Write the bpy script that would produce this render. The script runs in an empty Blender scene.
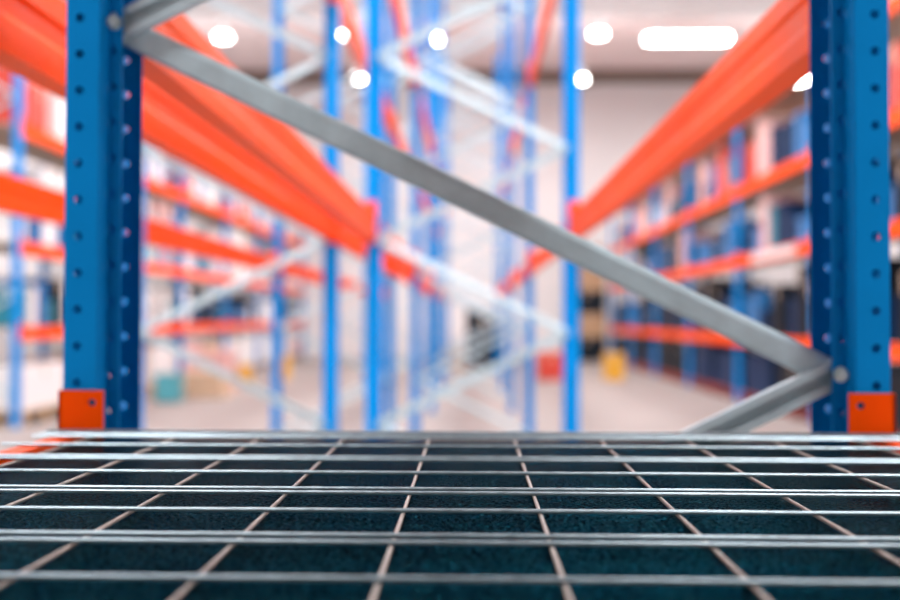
import bpy, bmesh, math, random
from mathutils import Vector, Matrix
random.seed(7)
S = bpy.context.scene
C = S.collection
PI = math.pi
EYE = 1.10            # camera height above the floor
F = 1000.0            # focal length in pixels of the 900 px wide frame

# ------------------------------------------------------------------ materials
def mat(name, col, rough=0.5, metal=0.0, var=0.0, vscale=8.0, bump=0.0, bscale=200.0, bdist=0.001, spec=0.5,
        rvar=0.0, tint=None, emit=None, estr=0.0, coat=0.0):
    m = bpy.data.materials.new(name); m.use_nodes = True
    nt = m.node_tree; b = nt.nodes['Principled BSDF']
    b.inputs['Base Color'].default_value = (*col, 1)
    b.inputs['Roughness'].default_value = rough
    b.inputs['Metallic'].default_value = metal
    b.inputs['Specular IOR Level'].default_value = spec
    b.inputs['Coat Weight'].default_value = coat
    tc = nt.nodes.new('ShaderNodeTexCoord')
    if var > 0 or rvar > 0:
        n = nt.nodes.new('ShaderNodeTexNoise'); n.inputs['Scale'].default_value = vscale
        n.inputs['Detail'].default_value = 5
        nt.links.new(tc.outputs['Object'], n.inputs['Vector'])
        if var > 0:
            r = nt.nodes.new('ShaderNodeMapRange')
            r.inputs['From Min'].default_value = 0.3; r.inputs['From Max'].default_value = 0.7
            r.inputs['To Min'].default_value = 1 - var; r.inputs['To Max'].default_value = 1 + var
            nt.links.new(n.outputs['Fac'], r.inputs['Value'])
            v = nt.nodes.new('ShaderNodeVectorMath'); v.operation = 'SCALE'
            v.inputs[0].default_value = col
            nt.links.new(r.outputs['Result'], v.inputs['Scale'])
            nt.links.new(v.outputs['Vector'], b.inputs['Base Color'])
        if rvar > 0:
            r = nt.nodes.new('ShaderNodeMapRange')
            r.inputs['From Min'].default_value = 0.3; r.inputs['From Max'].default_value = 0.7
            r.inputs['To Min'].default_value = rough - rvar; r.inputs['To Max'].default_value = rough + rvar
            nt.links.new(n.outputs['Fac'], r.inputs['Value'])
            nt.links.new(r.outputs['Result'], b.inputs['Roughness'])
    if bump > 0:
        n2 = nt.nodes.new('ShaderNodeTexNoise'); n2.inputs['Scale'].default_value = bscale
        n2.inputs['Detail'].default_value = 2
        nt.links.new(tc.outputs['Object'], n2.inputs['Vector'])
        bp = nt.nodes.new('ShaderNodeBump'); bp.inputs['Strength'].default_value = bump
        bp.inputs['Distance'].default_value = bdist
        nt.links.new(n2.outputs['Fac'], bp.inputs['Height'])
        nt.links.new(bp.outputs['Normal'], b.inputs['Normal'])
    if tint: b.inputs['Specular Tint'].default_value = (*tint, 1)
    if emit:
        b.inputs['Emission Color'].default_value = (*emit, 1)
        b.inputs['Emission Strength'].default_value = estr
    return m

M = dict(
    blue=mat('blue_paint', (0.0, 0.24, 0.64), 0.45, spec=0.06, var=0.05, rvar=0.06, bump=0.05, bscale=500),
    orange=mat('orange_paint', (0.95, 0.086, 0.0005), 0.42, spec=0.05, var=0.04, rvar=0.05, bump=0.05, bscale=500),
    galv=mat('galvanised_steel', (0.48, 0.61, 0.66), 0.45, metal=0.12, var=0.10, vscale=30, rvar=0.08),
    wire=mat('zinc_wire', (0.30, 0.37, 0.405), 0.36, metal=0.7, var=0.14, vscale=90, rvar=0.08),
    wire_low=mat('dull_zinc_wire', (0.36, 0.31, 0.27), 0.45, metal=0.3, var=0.14, vscale=90),
    bolt=mat('zinc_bolt', (0.55, 0.68, 0.70), 0.30, metal=0.85),
    sheet=mat('black_textured_sheet', (0.03, 0.08, 0.095), 0.22, metal=1.0, var=0.15, vscale=4, bump=1.0, bscale=260, bdist=0.002, tint=(.10, .22, .25)),
    floor=mat('concrete_floor', (0.26, 0.222, 0.205), 0.6, var=0.10, vscale=1.3, bump=0.1, bscale=60),
    wall=mat('pale_wall', (0.72, 0.68, 0.675), 0.7, var=0.03, vscale=0.7),
    ceil=mat('ceiling_sheet', (0.86, 0.72, 0.70), 0.7, var=0.03, vscale=0.7),
    steel=mat('brown_roof_steel', (0.16, 0.11, 0.085), 0.6, var=0.1),
    duct=mat('pale_duct', (0.62, 0.62, 0.62), 0.5, var=0.05),
    lampcase=mat('lamp_case', (0.55, 0.55, 0.55), 0.4, metal=0.3),
    glow=mat('lamp_glow', (0.9, 0.9, 0.9), 0.5, emit=(1, 0.97, 0.93), estr=30),
    chip=mat('chipboard', (0.45, 0.33, 0.24), 0.75, var=0.12, vscale=40),
    pallet=mat('pallet_wood', (0.50, 0.33, 0.18), 0.8, var=0.2, vscale=12),
    brown=mat('brown_card', (0.42, 0.25, 0.14), 0.8, var=0.08, vscale=6),
    tan=mat('tan_card', (0.60, 0.42, 0.28), 0.8, var=0.08, vscale=6),
    white=mat('white_card', (0.78, 0.76, 0.75), 0.6, var=0.04, vscale=6),
    pink=mat('pale_pink_card', (0.70, 0.42, 0.40), 0.7, var=0.05, vscale=6),
    red=mat('red_card', (0.62, 0.055, 0.03), 0.6, var=0.06, vscale=6),
    bin=mat('blue_plastic', (0.01, 0.17, 0.45), 0.4, var=0.05, vscale=6),
    teal=mat('teal_plastic', (0.01, 0.22, 0.30), 0.4, var=0.05, vscale=6),
    navy=mat('navy_plastic', (0.006, 0.028, 0.085), 0.5, spec=0.1, var=0.08, vscale=6),
    black=mat('black_plastic', (0.010, 0.014, 0.020), 0.55, spec=0.1, var=0.1, vscale=6),
    yellow=mat('yellow_plastic', (0.80, 0.42, 0.03), 0.45, var=0.05, vscale=6),
    cyan=mat('cyan_plastic', (0.10, 0.45, 0.52), 0.45, var=0.05, vscale=6),
    redp=mat('dull_red_paint', (0.30, 0.05, 0.04), 0.6, var=0.1),
    tape=mat('parcel_tape', (0.55, 0.42, 0.30), 0.3),
)

# grain of the textured sheet: fine light and dark specks, glints painted into its colour
def grain_glints(m, base, edge, scale):
    nt = m.node_tree; b = nt.nodes['Principled BSDF']
    tc = nt.nodes.new('ShaderNodeTexCoord')
    n = nt.nodes.new('ShaderNodeTexNoise'); n.inputs['Scale'].default_value = scale; n.inputs['Detail'].default_value = 1.5
    r = nt.nodes.new('ShaderNodeMapRange')
    r.inputs['From Min'].default_value = .36; r.inputs['From Max'].default_value = .66
    r.inputs['To Min'].default_value = .35; r.inputs['To Max'].default_value = 2.0
    nt.links.new(tc.outputs['Object'], n.inputs['Vector']); nt.links.new(n.outputs['Fac'], r.inputs['Value'])
    for sock, col in (('Base Color', base), ('Specular Tint', edge)):
        v = nt.nodes.new('ShaderNodeVectorMath'); v.operation = 'SCALE'; v.inputs[0].default_value = col
        nt.links.new(r.outputs['Result'], v.inputs['Scale']); nt.links.new(v.outputs['Vector'], b.inputs[sock])
grain_glints(M['sheet'], (0.024, 0.055, 0.065), (.075, .155, .18), 330)

# ------------------------------------------------------------------ helpers
def quad(bm, pts, mi=0):
    f = bm.faces.new([bm.verts.new(p) for p in pts]); f.material_index = mi; return f

def box(bm, x0, x1, y0, y1, z0, z1, mi=0, bev=0.0):
    r = bmesh.ops.create_cube(bm, size=1.0)
    vs = r['verts']
    for v in vs:
        v.co = Vector(((x0+x1)/2 + v.co.x*(x1-x0), (y0+y1)/2 + v.co.y*(y1-y0), (z0+z1)/2 + v.co.z*(z1-z0)))
    fs = set(f for v in vs for f in v.link_faces)
    for f in fs: f.material_index = mi
    if bev > 0:
        es = list(set(e for v in vs for e in v.link_edges))
        bmesh.ops.bevel(bm, geom=es, offset=bev, segments=2, affect='EDGES', profile=0.6)

def cyl(bm, p0, p1, r, seg=12, mi=0, r1=None, caps=True):
    p0 = Vector(p0); p1 = Vector(p1); d = p1 - p0
    q = d.to_track_quat('Z', 'Y').to_matrix().to_4x4(); q.translation = (p0+p1)/2
    res = bmesh.ops.create_cone(bm, cap_ends=caps, segments=seg, radius1=r, radius2=r if r1 is None else r1,
                                depth=d.length, matrix=q)
    for f in set(f for v in res['verts'] for f in v.link_faces): f.material_index = mi

def extrude_profile(bm, pts, axis_from, axis_to, place, mi=0, closed=True):
    """pts: 2-D profile; place(u, v, t) -> 3-D point; run from axis_from to axis_to."""
    a = [bm.verts.new(place(u, v, axis_from)) for u, v in pts]
    b = [bm.verts.new(place(u, v, axis_to)) for u, v in pts]
    n = len(pts)
    for i in range(n if closed else n-1):
        j = (i+1) % n
        bm.faces.new((a[i], a[j], b[j], b[i])).material_index = mi
    if closed:
        bm.faces.new(a[::-1]).material_index = mi; bm.faces.new(b).material_index = mi

def build(name, bm, mats, parent=None, smooth=False):
    bmesh.ops.recalc_face_normals(bm, faces=bm.faces)
    me = bpy.data.meshes.new(name); bm.to_mesh(me); bm.free()
    for m in (mats if isinstance(mats, (list, tuple)) else [mats]): me.materials.append(m)
    if smooth:
        for p in me.polygons: p.use_smooth = True
        me.set_sharp_from_angle(angle=math.radians(35))
    o = bpy.data.objects.new(name, me); C.objects.link(o)
    if parent: o.parent = parent
    return o

def tag(o, label, cat, group=None, kind=None):
    o['label'] = label; o['category'] = cat
    if group: o['group'] = group
    if kind: o['kind'] = kind
    return o

def thing(name, label, cat, loc=(0, 0, 0), group=None):
    o = bpy.data.objects.new(name, None); C.objects.link(o); o.location = loc
    o.empty_display_size = 0.1
    return tag(o, label, cat, group)

def dup(root, loc, label, group=None, flip=False):
    r = root.copy(); C.objects.link(r); r.location = loc; r['label'] = label
    if group: r['group'] = group
    if flip: r.rotation_euler = (0, 0, PI)
    for ch in list(root.children):
        c = ch.copy(); C.objects.link(c); c.parent = r
        for g in list(ch.children):
            d = g.copy(); C.objects.link(d); d.parent = c
    return r

def structure(name, bm, mats):
    o = build(name, bm, mats); o['kind'] = 'structure'; return o

ORD = ['first', 'second', 'third', 'fourth', 'fifth', 'sixth', 'seventh', 'eighth', 'ninth', 'tenth', 'eleventh', 'twelfth']

# ------------------------------------------------------------------ the hall
X0, X1, Y0, Y1, HZ = -9.0, 9.0, -14.0, 27.0, 7.75
def slab(name, a, m):
    bm = bmesh.new(); box(bm, *a); return structure(name, bm, m)
slab('floor', (X0, X1, Y0, Y1, -0.1, 0), M['floor'])
slab('ceiling', (X0, X1, Y0, Y1, HZ, HZ+0.1), M['ceil'])
slab('wall_far', (X0-.1, X1+.1, Y1, Y1+0.1, -0.1, HZ+.1), M['wall'])
slab('wall_near', (X0-.1, X1+.1, Y0-0.1, Y0, -0.1, HZ+.1), M['wall'])
slab('wall_left', (X0-0.1, X0, Y0, Y1, -0.1, HZ+.1), M['wall'])
slab('wall_right', (X1, X1+0.1, Y0, Y1, -0.1, HZ+.1), M['wall'])
slab('trim_1', (X0, X1, Y1-0.30, Y1-0.002, HZ-0.30, HZ-0.002), M['steel'])
for i, yy in enumerate((14.0, 20.5)):
    bm = bmesh.new()
    box(bm, X0, X1, yy-.10, yy+.10, HZ-0.03, HZ-0.002); box(bm, X0, X1, yy-.012, yy+.012, HZ-.42, HZ-.03)
    box(bm, X0, X1, yy-.10, yy+.10, HZ-0.45, HZ-0.42)
    structure('trim_%d' % (i+2), bm, M['duct'])

# ------------------------------------------------------------------ upright frames
UH = 6.0                    # upright height
PW, PD = 0.063, 0.100       # profile: inward reach, depth along the row
HALF = 0.4985               # outer face of a frame from its centre line
T = 0.0025

def holed_strip(bm, P, w, zs, r, uc, z0, z1):
    """strip of width w with one column of round holes; P(u, z) -> 3-D point"""
    zs = sorted(zs); cuts = [z0] + [(a+b)/2 for a, b in zip(zs, zs[1:])] + [z1]
    for zc, a, b in zip(zs, cuts, cuts[1:]):
        cor = [(0, a), (w, a), (w, b), (0, b)]; per = []
        for k in range(4):
            p, q = cor[k], cor[(k+1) % 4]
            for t in (0, 1/3, 2/3): per.append((p[0]+(q[0]-p[0])*t, p[1]+(q[1]-p[1])*t))
        cir = []
        for (u, z) in per:
            an = math.atan2(z-zc, u-uc); cir.append((uc+r*math.cos(an), zc+r*math.sin(an)))
        pv = [bm.verts.new(P(*p)) for p in per]; cv = [bm.verts.new(P(*p)) for p in cir]
        for k in range(12):
            j = (k+1) % 12
            bm.faces.new((pv[k], pv[j], cv[j], cv[k]))

def upright_mesh(s):
    """s = -1: left upright (outer face at -HALF), +1: right one. Local y 0..PD, z from the floor."""
    bm = bmesh.new()
    X = lambda u: s*(HALF-u)
    A, B, W = 0.040, 0.0425, PW            # end of first flange, start of second, end of second
    J = 0.026
    pitch = 0.0447
    z1s = [EYE+0.367+pitch*k for k in range(-40, 130) if 0.03 < EYE+0.367+pitch*k < UH-0.03]
    z2s = [EYE+0.333+pitch*k for k in range(-40, 130) if 0.03 < EYE+0.333+pitch*k < UH-0.03]
    for far in (0, 1):
        V = (lambda v: v) if not far else (lambda v: PD-v)
        W = PW+0.0045 if far else PW-0.004
        holed_strip(bm, lambda u, z: (X(u), V(0), z), A, z1s, 0.0056, 0.0158, 0.006, UH)
        holed_strip(bm, lambda u, z: (X(B+u), V(J), z), W-B, z2s, 0.0054, 0.0046, 0.006, UH)
        quad(bm, [(X(A), V(0), .006), (X(B), V(J), .006), (X(B), V(J), UH), (X(A), V(0), UH)])
        if far: quad(bm, [(X(W), V(J), .006), (X(W+.003), V(J+.009), .006), (X(W+.003), V(J+.009), UH), (X(W), V(J), UH)])
    # front face with two columns of connector slots
    zs = [0.05+0.05*k for k in range(int((UH-.08)/0.05))]
    holed_strip(bm, lambda u, z: (X(0), u, z), PD/2, zs, 0.0075, 0.027, 0.006, UH)
    holed_strip(bm, lambda u, z: (X(0), PD/2+u, z), PD/2, zs, 0.0075, 0.023, 0.006, UH)
    bmesh.ops.remove_doubles(bm, verts=bm.verts, dist=0.00005)
    return bm

def brace_mesh(x0, z0, x1, z1, open_front):
    """C-channel from (x0,z0) to (x1,z1); web to the front or open to the front. 33 mm tall, 24 deep"""
    bm = bmesh.new()
    d = Vector((x1-x0, 0, z1-z0)); L = d.length; d.normalize()
    n = Vector((-d.z, 0, d.x))
    if n.z < 0: n = -n
    h, dep, t, lip = 0.0172, 0.014, 0.0022, 0.010 if open_front else 0.007
    if open_front:
        wy = 0.0655
        prof = [(-h+lip, wy-dep), (-h, wy-dep), (-h, wy), (h, wy), (h, wy-dep), (h-lip, wy-dep),
                (h-lip, wy-dep+t), (h-t, wy-dep+t), (h-t, wy-t), (-h+t, wy-t), (-h+t, wy-dep+t), (-h+lip, wy-dep+t)]
        prof = [(a, b-0.0160) for a, b in prof]
    else:
        wy = 0.0505
        prof = [(-h, wy+dep), (-h, wy+.003), (-h+.003, wy), (h-.008, wy), (h-.003, wy+.002), (h, wy+.006), (h, wy+dep), (h-lip, wy+dep), (h-lip, wy+dep-t), (h-t, wy+dep-t),
                (h-t, wy+t), (-h+t, wy+t), (-h+t, wy+dep-t), (-h+lip, wy+dep-t), (-h+lip, wy+dep)]
    P0 = Vector((x0, 0, z0))
    def place(u, v, t_):
        p = P0 + d*t_ + n*u; return (p.x, v, p.z)
    extrude_profile(bm, prof, -0.014, L+0.014, place)
    return bm

def bolt_mesh(x, z):
    bm = bmesh.new()
    cyl(bm, (x, 0.0230, z), (x, 0.0246, z), 0.0095, 20)       # washer
    cyl(bm, (x, 0.0160, z), (x, 0.0230, z), 0.0075, 6)               # hex head
    cyl(bm, (x, 0.0140, z), (x, 0.0160, z), 0.0045, 12)
    cyl(bm, (x, 0.0246, z), (x, 0.0755, z), 0.004, 10)               # shank
    cyl(bm, (x, 0.0755, z), (x, 0.0820, z), 0.0075, 6)               # nut
    return bm

def make_frame(mirror, label, loc, group, top=UH):
    t = thing('upright_frame', label, 'rack frame', loc, group)
    for s in (-1, 1):
        u = build('upright', upright_mesh(s), M['blue'], t)
        md = u.modifiers.new('thickness', 'SOLIDIFY'); md.thickness = T; md.offset = 0
        bm = bmesh.new(); a, b = sorted((s*(HALF+.02), s*(HALF-.10)))
        box(bm, a, b, -0.012, PD+0.012, 0.0, 0.006, bev=0.001)
        build('base_plate', bm, M['galv'], u)
    nx = HALF-0.049
    sgn = -1 if mirror else 1
    nodes = []
    k = -3
    z = EYE - 0.068 + 0.436*k
    while z < top-0.05:
        if z > 0.06:
            side = 1 if k % 2 == 0 else -1
            nodes.append((sgn*side*nx, z))
        k += 1; z = EYE - 0.068 + 0.436*k
    for i, (p, q) in enumerate(zip(nodes, nodes[1:])):
        # the brace that rises from right to left shows its web, the other its open side
        web = (p[0]*sgn > 0)
        build('brace', brace_mesh(p[0], p[1], q[0], q[1], not web), M['galv'], t)
    for p in nodes:
        build('bolt', bolt_mesh(*p), M['bolt'], t)
    return t

CX = 0.0015
FY = [1.21 + 3.46*k for k in range(-1, 6)]
fm = make_frame(False, 'x', (CX, FY[1], 0), 'frames of the central rack')
fn = make_frame(True, 'x', (-1.135, FY[1], 0), 'frames of the left back-to-back rack')
WH = ['', 'nearest', 'second', 'third', 'fourth', 'fifth', 'sixth']
for k in range(1, 7):
    lab = {1: 'large dark blue perforated upright frame standing at the end of the wire deck'}.get(
        k, 'blue upright frame with pale diagonal braces, %s frame along the central rack' % WH[k])
    if k == 1: fm['label'] = lab
    else: dup(fm, (CX, FY[k], 0), lab)
    lab = 'blue upright frame with mirrored braces, %s along the rack backing onto the central rack' % WH[k]
    if k == 1: fn['label'] = lab
    else: dup(fn, (-1.135, FY[k], 0), lab)

# ------------------------------------------------------------------ beams
BH = 0.132; BD = 0.045
def make_beam(length, label, loc, group, s, mid=False):
    """Beam along y, centred; local z 0 = bottom; outer face at x = s*BD/2 (s=+1: outer side is +x)."""
    t = thing('rack_beam', label, 'beam', loc, group)
    bm = bmesh.new()
    o, i = s*BD/2, -s*BD/2
    st = s*(BD/2-0.025)
    prof = [(o, 0.0), (o, BH*0.35), (o-s*.004, BH*.42), (o-s*.004, BH*.62), (o, BH*.69), (o, BH), (st, BH), (st, BH-0.020), (i, BH-0.020), (i, BH*.6), (i+s*.003, BH*.54), (i+s*.003, BH*.3), (i, BH*.24), (i, 0.0)]
    extrude_profile(bm, prof, -length/2+.004, length/2-.004, lambda u, v, tt: (u, tt, v))
    build('beam_body', bm, M['orange'], t)
    for e in (-1, 1):
        bm = bmesh.new()
        y = e*length/2
        a, b = sorted((o+s*.0045, o+s*.0005-s*.046-s*.004))
        ya, yb = sorted((y, y-e*.004))
        za, zb = -0.015, BH+0.053
        # plate against the upright's flange, with a hole near its inner top corner
        w = b-a; uc = (w-0.013) if s < 0 else 0.013
        for yy in (ya, yb):
            holed_strip(bm, lambda u, z: (a+u, yy, z), w, [zb-0.0145], 0.0045, uc, zb-0.03, zb)
            quad(bm, [(a, yy, za), (b, yy, za), (b, yy, zb-.03), (a, yy, zb-.03)])
        for (p, q) in (((a, za), (b, za)), ((b, za), (b, zb)), ((b, zb), (a, zb)), ((a, zb), (a, za))):
            quad(bm, [(p[0], ya, p[1]), (q[0], ya, q[1]), (q[0], yb, q[1]), (p[0], yb, p[1])])
        # leg that wraps round onto the outer face of the upright
        xa, xb = sorted((o+s*.0008+s*.0012, o+s*.0050))
        y2 = y + e*.046
        box(bm, xa, xb, min(y2, y-e*.004), max(y2, y-e*.004), za, zb)
        build('connector', bm, M['orange'], t)
    return t

def beam_x(cx, s):            # beam centre for side s of a frame centred at cx
    return cx + s*(HALF-BD/2)

LB = 3.46-PD-0.002
def ymid(k): return (FY[k]+PD+FY[k+1])/2     # between frames k and k+1
DECK = EYE-0.138                               # top of the wires
gdeck = 'beams under the wire deck'
for s, w in ((-1, 'left'), (1, 'right')):
    make_beam(LB, 'orange beam carrying the %s edge of the wire deck, red connector on the dark blue upright' % w,
              (beam_x(CX, s), ymid(0), DECK-0.004-BH), gdeck, s)
BAY = ['', 'nearest', 'second', 'third', 'fourth', 'fifth']
protoL = make_beam(LB, 'x', (beam_x(CX, -1), ymid(1), EYE+.362), 'beams of the central rack', -1)
protoR = make_beam(LB, 'x', (beam_x(CX, 1), ymid(1), EYE+.362), 'beams of the central rack', 1)
first = {-1: True, 1: True}
for k in range(1, 6):
    for lev, zz in (('lower', .362), ('upper', 1.90)):
        for s, w in ((-1, 'left'), (1, 'right')):
            if lev == 'upper' and k < 2: continue
            lab = 'orange %s beam on the %s side of the central rack, %s bay beyond the wire deck' % (lev, w, BAY[k])
            pr = protoL if s < 0 else protoR
            if first[s]: pr['label'] = lab; first[s] = False
            else: dup(pr, (beam_x(CX, s), ymid(k), EYE+zz), lab)
for k in range(1, 6):
    for lev, zz in (('lower', .362), ('upper', 1.50)):
        for s, w in ((-1, 'far'), (1, 'near')):
            lab = 'orange %s beam, %s side of the left back-to-back rack, %s bay' % (lev, w, BAY[k])
            pr = protoL if s < 0 else protoR
            dup(pr, (beam_x(-1.135, s), ymid(k), EYE+zz), lab, 'beams of the left back-to-back rack')

# ------------------------------------------------------------------ wire deck
deck = thing('wire_deck', 'galvanised wire mesh deck of crossed wires lying over the black panel', 'shelf deck', (0, 0, DECK))
cw = None
RW = 0.0017
def wire(name, p0, p1, m, parent, r=RW):
    bm = bmesh.new(); cyl(bm, p0, p1, r, 10); return build(name, bm, m, parent, smooth=True)
ys = []
for yc, pair in ((1.178, 1), (1.092, 0), (0.996, 1), (0.906, 0), (0.811, 1), (0.728, 0), (0.634, 1), (0.537, 0), (0.44, 1), (0.345, 0), (0.25, 1), (0.155, 0), (0.06, 1)):
    ys += [yc-0.0095, yc+0.0095] if pair else [yc]
for y in ys:
    if cw is None:
        cw = wire('cross_wire', (-0.517, 0, -RW), (0.517, 0, -RW), M['wire'], deck); c = cw
    else:
        c = cw.copy(); C.objects.link(c); c.parent = deck
    c.location = (0, y, random.uniform(-.0004, 0)); c.rotation_euler = (0, 0, random.uniform(-.0015, .0015))
lw = None
for x in (-.45, -.35, -.25, -.15, -.05, .05, .15, .25, .35, .45):
    if lw is None:
        lw = wire('long_wire', (0, 0.04, -2*RW-.0014), (0, 1.190, -2*RW-.0014), M['wire_low'], deck, .0015); c = lw
    else:
        c = lw.copy(); C.objects.link(c); c.parent = deck
    c.location = (x, 0, 0)

bm = bmesh.new(); box(bm, -0.513, 0.515, 1.1960, 1.2005, -0.0038, 0.0026, bev=0.001)
build('edge_bar', bm, M['wire'], deck)
bm = bmesh.new()
box(bm, -0.4655, 0.4655, 0.02, 1.199, DECK-0.0238, DECK-0.0078, bev=0.0015)
tag(build('deck_sheet', bm, M['sheet']), 'black textured shelf panel lying beneath the wire mesh deck', 'deck sheet')

# unseen empty shelf added above the wire deck to shade the near bay
for s, w in ((-1, 'left'), (1, 'right')):
    dup(protoL if s < 0 else protoR, (beam_x(CX, s), ymid(0), EYE+1.0), 'added orange beam on the %s carrying the unseen shade shelf above the wire deck' % w, 'added beams over the wire deck')
bm = bmesh.new(); box(bm, CX-HALF+.026, CX+HALF-.026, ymid(0)-LB/2+.02, ymid(0)+LB/2-.02, EYE+1.0+BH-.020, EYE+1.0+BH-.002)
tag(build('shelf_board', bm, M['sheet']), 'added unseen black shelf panel shading the wire deck from above', 'shelf')

# ------------------------------------------------------------------ aisle racks and goods
def simple_frame(label, loc, group, top, cat='rack frame'):
    t = thing('upright_frame', label, cat, loc, group)
    for s in (-1, 1):
        bm = bmesh.new(); X = lambda u: s*(HALF-u)
        prof = [(0, 0), (.041, 0), (.047, .014), (.066, .014), (.066, .017), (.045, .017), (.039, .003), (.003, .003),
                (.003, .097), (.039, .097), (.045, .083), (.066, .083), (.066, .086), (.047, .086), (.041, .1), (0, .1)]
        extrude_profile(bm, prof, 0.006, top, lambda u, v, z: (X(u), v, z))
        u = build('upright', bm, M['blue'], t)
        bm = bmesh.new(); a, b = sorted((s*(HALF+.02), s*(HALF-.10)))
        box(bm, a, b, -0.012, PD+0.012, 0.0, 0.006); build('base_plate', bm, M['galv'], u)
    z = 0.3; side = 1; nx = HALF-.052
    while z+.5 < top:
        build('brace', brace_mesh(side*nx, z, -side*nx, z+.5, side < 0), M['galv'], t); side = -side; z += .5
    return t

def carton(w, d, h, m, tape=True):
    bm = bmesh.new(); box(bm, -w/2, w/2, -d/2, d/2, 0, h, bev=0.006)
    if tape:
        box(bm, -w/2-.001, w/2+.001, -.025, .025, h*.7, h+.001, mi=1)
        box(bm, -.025, .025, -d/2-.001, d/2+.001, h*.7, h+.001, mi=1)
    return bm, [m, M['tape']]
def bin_(w, d, h, m):
    bm = bmesh.new()
    for sx in (-1, 1):
        box(bm, min(sx*w/2, sx*(w/2-.012)), max(sx*w/2, sx*(w/2-.012)), -d/2, d/2, 0, h)
    for sy in (-1, 1):
        box(bm, -w/2, w/2, min(sy*d/2, sy*(d/2-.012)), max(sy*d/2, sy*(d/2-.012)), 0, h)
    box(bm, -w/2, w/2, -d/2, d/2, 0, .012)
    for sx in (-1, 1):   # rim
        box(bm, min(sx*w/2, sx*(w/2+.012)), max(sx*w/2, sx*(w/2+.012)), -d/2-.012, d/2+.012, h-.04, h)
    for sy in (-1, 1):
        box(bm, -w/2, w/2, min(sy*d/2, sy*(d/2+.012)), max(sy*d/2, sy*(d/2+.012)), h-.04, h)
    return bm, [m]
def pallet_parts(w, d, loc, label, group, m='pallet'):
    t = thing('pallet', label, 'pallet', loc, group)
    bm = bmesh.new()
    n = 6
    for i in range(n):
        x = -w/2 + (w-.1)*i/(n-1); box(bm, x, x+.1, -d/2, d/2, .122, .144)
    build('top_deck', bm, M[m], t)
    bm = bmesh.new()
    for x in (-w/2, -.05, w/2-.1): box(bm, x, x+.1, -.05, .05, .022, .10)
    box(bm, -w/2, w/2, -.05, .05, .10, .122); box(bm, -w/2, w/2, -.05, .05, 0, .022)
    bmesh.ops.remove_doubles(bm, verts=bm.verts, dist=1e-5)
    b = build('bearer', bm, M[m], t); b.location = (0, -d/2+.05, 0)
    for y in (0, d/2-.05):
        c = b.copy(); C.objects.link(c); c.parent = t; c.location = (0, y, 0)
    return t

def goods_rack(row, cx, s, ys, levels, top, palette, floor_goods, wr, gap=(.1, .3), pm=('pallet', 'wooden')):
    """row: words for labels; s = side that faces the central rack (-1: faces -x)."""
    grpf = 'frames of the ' + row
    f0 = None
    for i, y in enumerate(ys):
        lab = 'blue upright frame, %s from the camera in the %s' % (ORD[i], row)
        if f0 is None: f0 = simple_frame(lab, (cx, y, 0), grpf, top)
        else: dup(f0, (cx, y, 0), lab)
    L = ys[1]-ys[0]-PD-.002
    b0 = None
    for i in range(len(ys)-1):
        ym = (ys[i]+PD+ys[i+1])/2
        for j, z in enumerate(levels):
            lab = 'orange beam, %s level up in the %s bay of the %s' % (ORD[j], ORD[i], row)
            if b0 is None: b0 = last = make_beam(L, lab, (beam_x(cx, s), ym, EYE+z-BH), 'beams of the '+row, s)
            else: last = dup(b0, (beam_x(cx, s), ym, EYE+z-BH), lab)
            if s < 0 and i == 1 and j == 1:
                bm = bmesh.new(); xf = s*(BD/2+.0006); box(bm, min(xf, xf+s*.003), max(xf, xf+s*.003), -.95, .75, .03, .115, bev=.001)  # white strip along the front face of one beam
                lb = build('white_strip', bm, M['white'], last); lb['label'] = 'white strip'
            # board on the beams
            bm = bmesh.new()
            xa, xb = sorted((cx+s*(HALF-.026), cx-s*(HALF-.026)))
            box(bm, xa, xb, ym-L/2+.01, ym+L/2-.01, EYE+z-.020, EYE+z-.002)
            tag(build('shelf_board', bm, M['chip']), 'chipboard shelf, %s level up in the %s bay of the %s' % (ORD[j], ORD[i], row), 'shelf', 'shelf boards of the '+row)
            # goods
            pal = palette[min(j, len(palette)-1)]
            hmax = (levels[j+1]-z if j+1 < len(levels) else 0.95) - BH - 0.06
            y = ym-L/2+.04; n = 0
            while True:
                w = random.uniform(*wr)
                if y+w > ym+L/2-.04: break
                key = random.choice(pal)
                kind, cname = GOODS[key]
                h = hmax*random.uniform(.5, 1.0); d = random.uniform(.62, .85)
                if kind == 'carton': bm, ms = carton(d, w-.03, h, M[key])
                else: bm, ms = bin_(d, w-.05, h*.75, M[key])
                o = build('carton' if kind == 'carton' else 'plastic_bin', bm, ms)
                o.location = (cx+s*(0.43-d/2), y+w/2, EYE+z-.0018)
                tag(o, '%s, %s along the %s shelf, %s bay of the %s' % (cname, ORD[n], ORD[j], ORD[i], row),
                    'box' if kind == 'carton' else 'bin', 'goods on the shelves of the '+row)
                n += 1; y += w
                if random.random() < .12: y += .25
        # pallets on the floor below
        for q in range(2):
            key = random.choice(floor_goods); kind, cname = GOODS[key]
            yq = ym + (-1 if q == 0 else 1)*L*.25
            pallet_parts(.85, L*.42, (cx+s*.05, yq, 0), '%s pallet on the floor, %s half of %s bay of the %s' % (pm[1], 'near' if q == 0 else 'far', ORD[i], row), 'pallets under the '+row, pm[0])
            hh = levels[0]+EYE-BH-.144-random.uniform(*gap)
            if hh > .15:
                bm, ms = carton(.8, L*.40, hh, M[key]) if kind == 'carton' else bin_(.78, L*.39, hh, M[key])
                o = build('carton' if kind == 'carton' else 'plastic_bin', bm, ms); o.location = (cx+s*.05, yq, .1442)
                tag(o, '%s on the %s floor pallet, %s bay of the %s' % (cname, 'near' if q == 0 else 'far', ORD[i], row),
                    'box' if kind == 'carton' else 'bin', 'goods on the floor pallets of the '+row)

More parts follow.
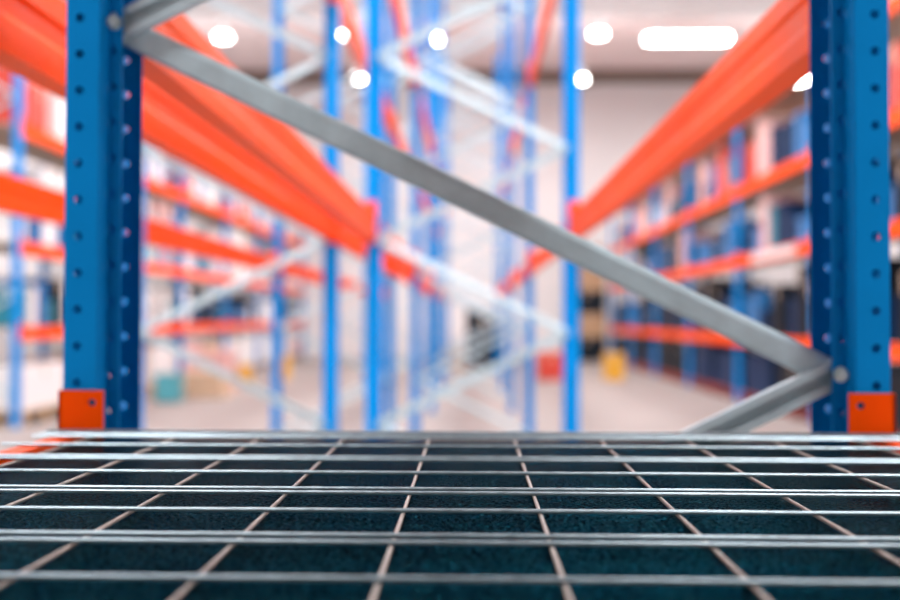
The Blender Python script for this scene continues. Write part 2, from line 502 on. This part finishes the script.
GOODS = dict(brown=('carton', 'brown carton'), tan=('carton', 'tan carton'), white=('carton', 'white carton'), pink=('carton', 'pale pink carton'),
             red=('carton', 'red carton'), bin=('bin', 'blue plastic bin'), teal=('bin', 'teal plastic bin'), navy=('bin', 'navy plastic bin'),
             black=('carton', 'black box'), yellow=('carton', 'yellow box'), cyan=('bin', 'light cyan bin'))
goods_rack('right aisle rack', 3.5+HALF, -1, [7.3+3.0*k for k in range(7)], [-.21, .82, 1.74, 2.7], 4.4,
           [['black', 'navy', 'navy', 'black', 'bin'], ['pink', 'bin', 'navy', 'navy', 'black', 'bin', 'teal'], ['bin', 'pink', 'red', 'navy', 'bin', 'teal', 'pink', 'white'], ['white', 'pink', 'bin', 'red']],
           ['navy', 'black', 'black', 'navy'], (.2, .42), (.03, .12), ('redp', 'dull red'))
goods_rack('left aisle rack', -4.5-HALF, 1, [9.8+2.8*k for k in range(7)], [-.10, .76, 1.95, 2.9], 4.6,
           [['white', 'navy', 'teal', 'black', 'white', 'bin'], ['white', 'white', 'bin', 'pink', 'cyan'], ['white', 'bin', 'pink', 'white', 'red'], ['white', 'bin', 'white']],
           ['pink', 'white', 'white', 'tan'], (.17, .36))

# things standing on the floor in the distance
def on_floor(kind, key, w, d, h, loc, label, cat):
    bm, ms = carton(w, d, h, M[key]) if kind == 'carton' else bin_(w, d, h, M[key])
    o = build('carton' if kind == 'carton' else 'plastic_bin', bm, ms); o.location = loc
    return tag(o, label, cat)
z = 0
for i, (h, w_, k) in enumerate(((.62, .95, 'black'), (.60, .92, 'brown'), (.58, .95, 'black'), (.60, .9, 'brown'), (.55, .85, 'brown'))):
    on_floor('carton', k, w_, .9, h, (2.95+.02*(i % 2), 26.2, z), '%s carton, %s from the floor in the tall stack against the far wall' % ({'black': 'black', 'brown': 'brown'}[k], ORD[i]), 'box')
    z += h+.0013
on_floor('carton', 'red', .45, .4, .5, (1.40, 18.0, 0), 'red carton on the floor far off beside the last cyan upright', 'box')
on_floor('carton', 'yellow', .34, .3, .48, (2.54, 18.0, 0), 'small yellow box on the floor at the end of the right aisle', 'box')
on_floor('carton', 'yellow', .3, .3, .4, (-3.45, 18.0, 0), 'yellow box on the floor of the left aisle, farther of two', 'box')
on_floor('carton', 'yellow', .3, .35, .34, (-3.75, 16.2, 0), 'yellow box on the floor of the left aisle, nearer of two', 'box')
on_floor('bin', 'cyan', .3, .3, .36, (-3.95, 13.0, 0), 'light cyan bin standing on the floor before the left aisle rack', 'bin')
on_floor('carton', 'tan', .6, .6, .35, (-3.7, 13.9, 0), 'low tan carton on the floor beside the light cyan bin', 'box')
on_floor('carton', 'pink', .6, .6, .62, (-3.85, 14.8, 0), 'pale pink carton on the floor behind the low tan carton', 'box')
on_floor('carton', 'black', .75, .8, 1.3, (0.25, 22.0, 0), 'tall black box on the floor beyond the end of the central rack', 'box')
on_floor('carton', 'brown', .5, .5, .5, (-0.45, 20.6, 0), 'brown carton on the floor beyond the end of the central rack', 'box')

# ------------------------------------------------------------------ lamps
def lamp(label, loc, r=0.13):
    t = thing('high_bay_lamp', label, 'ceiling lamp', loc, 'round ceiling lamps')
    bm = bmesh.new(); cyl(bm, (0, 0, .02), (0, 0, .16), r, 24, r1=r*.45); cyl(bm, (0, 0, .16), (0, 0, .28), r*.4, 16)
    build('lamp_housing', bm, M['lampcase'], t)
    bm = bmesh.new(); cyl(bm, (0, 0, -.02), (0, 0, .0195), r*.93, 24); build('diffuser', bm, M['glow'], t)
    bm = bmesh.new(); cyl(bm, (0, 0, .28), (0, 0, HZ-loc[2]), .008, 6); build('suspension_rod', bm, M['lampcase'], t)
    return t
def area(name, loc, size, power, col=(.97, .985, 1), sy=None):
    l = bpy.data.lights.new(name, 'AREA'); l.energy = power; l.color = col
    l.shape = 'RECTANGLE'; l.size = size; l.size_y = sy or size
    o = bpy.data.objects.new(name, l); C.objects.link(o); o.location = loc
    return o
def at(px, py, y):            # world point seen at a pixel, at distance y
    return ((px-472)*y/F, y, EYE+(318-py)*y/F)
spots = [(598, 33, 17.0, 'over the right aisle, brighter nearer one'), (580, 79, 20.4, 'over the right aisle, behind the nearer one'),
         (793, 79, 9.2, 'hanging low before the right aisle rack, just below the orange beam'), (357, 77, 20.3, 'between the two cyan uprights'),
         (343, 35, 17.2, 'above the left back-to-back rack, beside the cyan upright'), (437, 38, 17.4, 'over the middle of the central rack'),
         (220, 35, 17.2, 'over the left aisle above the orange beam')]
for px, py, y, w in spots:
    p = at(px, py, y); lamp('round white ceiling lamp ' + w, p)
t = thing('linear_lamp', 'long white linear ceiling lamp hanging over the right aisle', 'ceiling lamp', at(687, 38, 17.3))
bm = bmesh.new(); box(bm, -.72, .72, -.14, .14, .03, .09, bev=.01); build('lamp_housing', bm, M['lampcase'], t)
bm = bmesh.new(); box(bm, -.70, .70, -.12, .12, -.04, .03, bev=.01); build('diffuser', bm, M['glow'], t)
for sx in (-.5, .5):
    bm = bmesh.new(); cyl(bm, (sx, 0, .09), (sx, 0, HZ-t.location.z), .006, 6); build('suspension_rod', bm, M['lampcase'], t)

# light of the hall's lamp rows, with added fill lights after them
for x in (-6.5, -2.4, 2.3, 6.6):
    for y in (6, 10, 14, 18, 21.5):
        area('lamp_and_fill_light', (x, y, 6.9), 1.2, 190, sy=2.0)
        if y > 9: area('lamp_and_fill_light', (x, y, 6.0), 1.5, 32).rotation_euler = (PI, 0, 0)  # added upward light without a lamp, brightens the ceiling
area('lamp_and_fill_light', (0, -1.6, 6.9), 1.0, 1300, sy=2.4)  # unseen fill light added to brighten the far frames from the front
for x in (-2.7, 2.7): area('lamp_and_fill_light', (x, -0.9, 6.9), 0.8, 350, sy=1.2)  # unseen fill lights added for the front flanges of the near uprights
w = bpy.data.worlds.new('World'); S.world = w; w.use_nodes = True
w.node_tree.nodes['Background'].inputs[0].default_value = (.8, .85, .9, 1)
w.node_tree.nodes['Background'].inputs[1].default_value = .15

# ------------------------------------------------------------------ camera
cd = bpy.data.cameras.new('camera'); cam = bpy.data.objects.new('camera', cd); C.objects.link(cam)
cd.sensor_width = 36; cd.lens = 36*F/900; cd.clip_start = 0.02; cd.clip_end = 100
cam.location = (0, 0, EYE)
yaw = math.atan(22/F); pitch = math.atan(18/F)
cam.rotation_mode = 'XYZ'
Rm = Matrix.Rotation(yaw, 4, 'Z') @ Matrix.Rotation(PI/2+pitch, 4, 'X') @ Matrix.Rotation(math.radians(0.14), 4, 'Z')
cam.rotation_euler = Rm.to_euler('XYZ')
cd.dof.use_dof = True; cd.dof.focus_distance = 0.80; cd.dof.aperture_fstop = 2.75
cd.dof.aperture_blades = 0
S.camera = cam
S.view_settings.view_transform = 'Standard'; S.view_settings.look = 'None'
S.view_settings.exposure = 0; S.view_settings.gamma = 1; S.view_settings.use_curve_mapping = False
S.cycles.use_denoising = True
S.cycles.max_bounces = 6; S.cycles.sample_clamp_indirect = 6
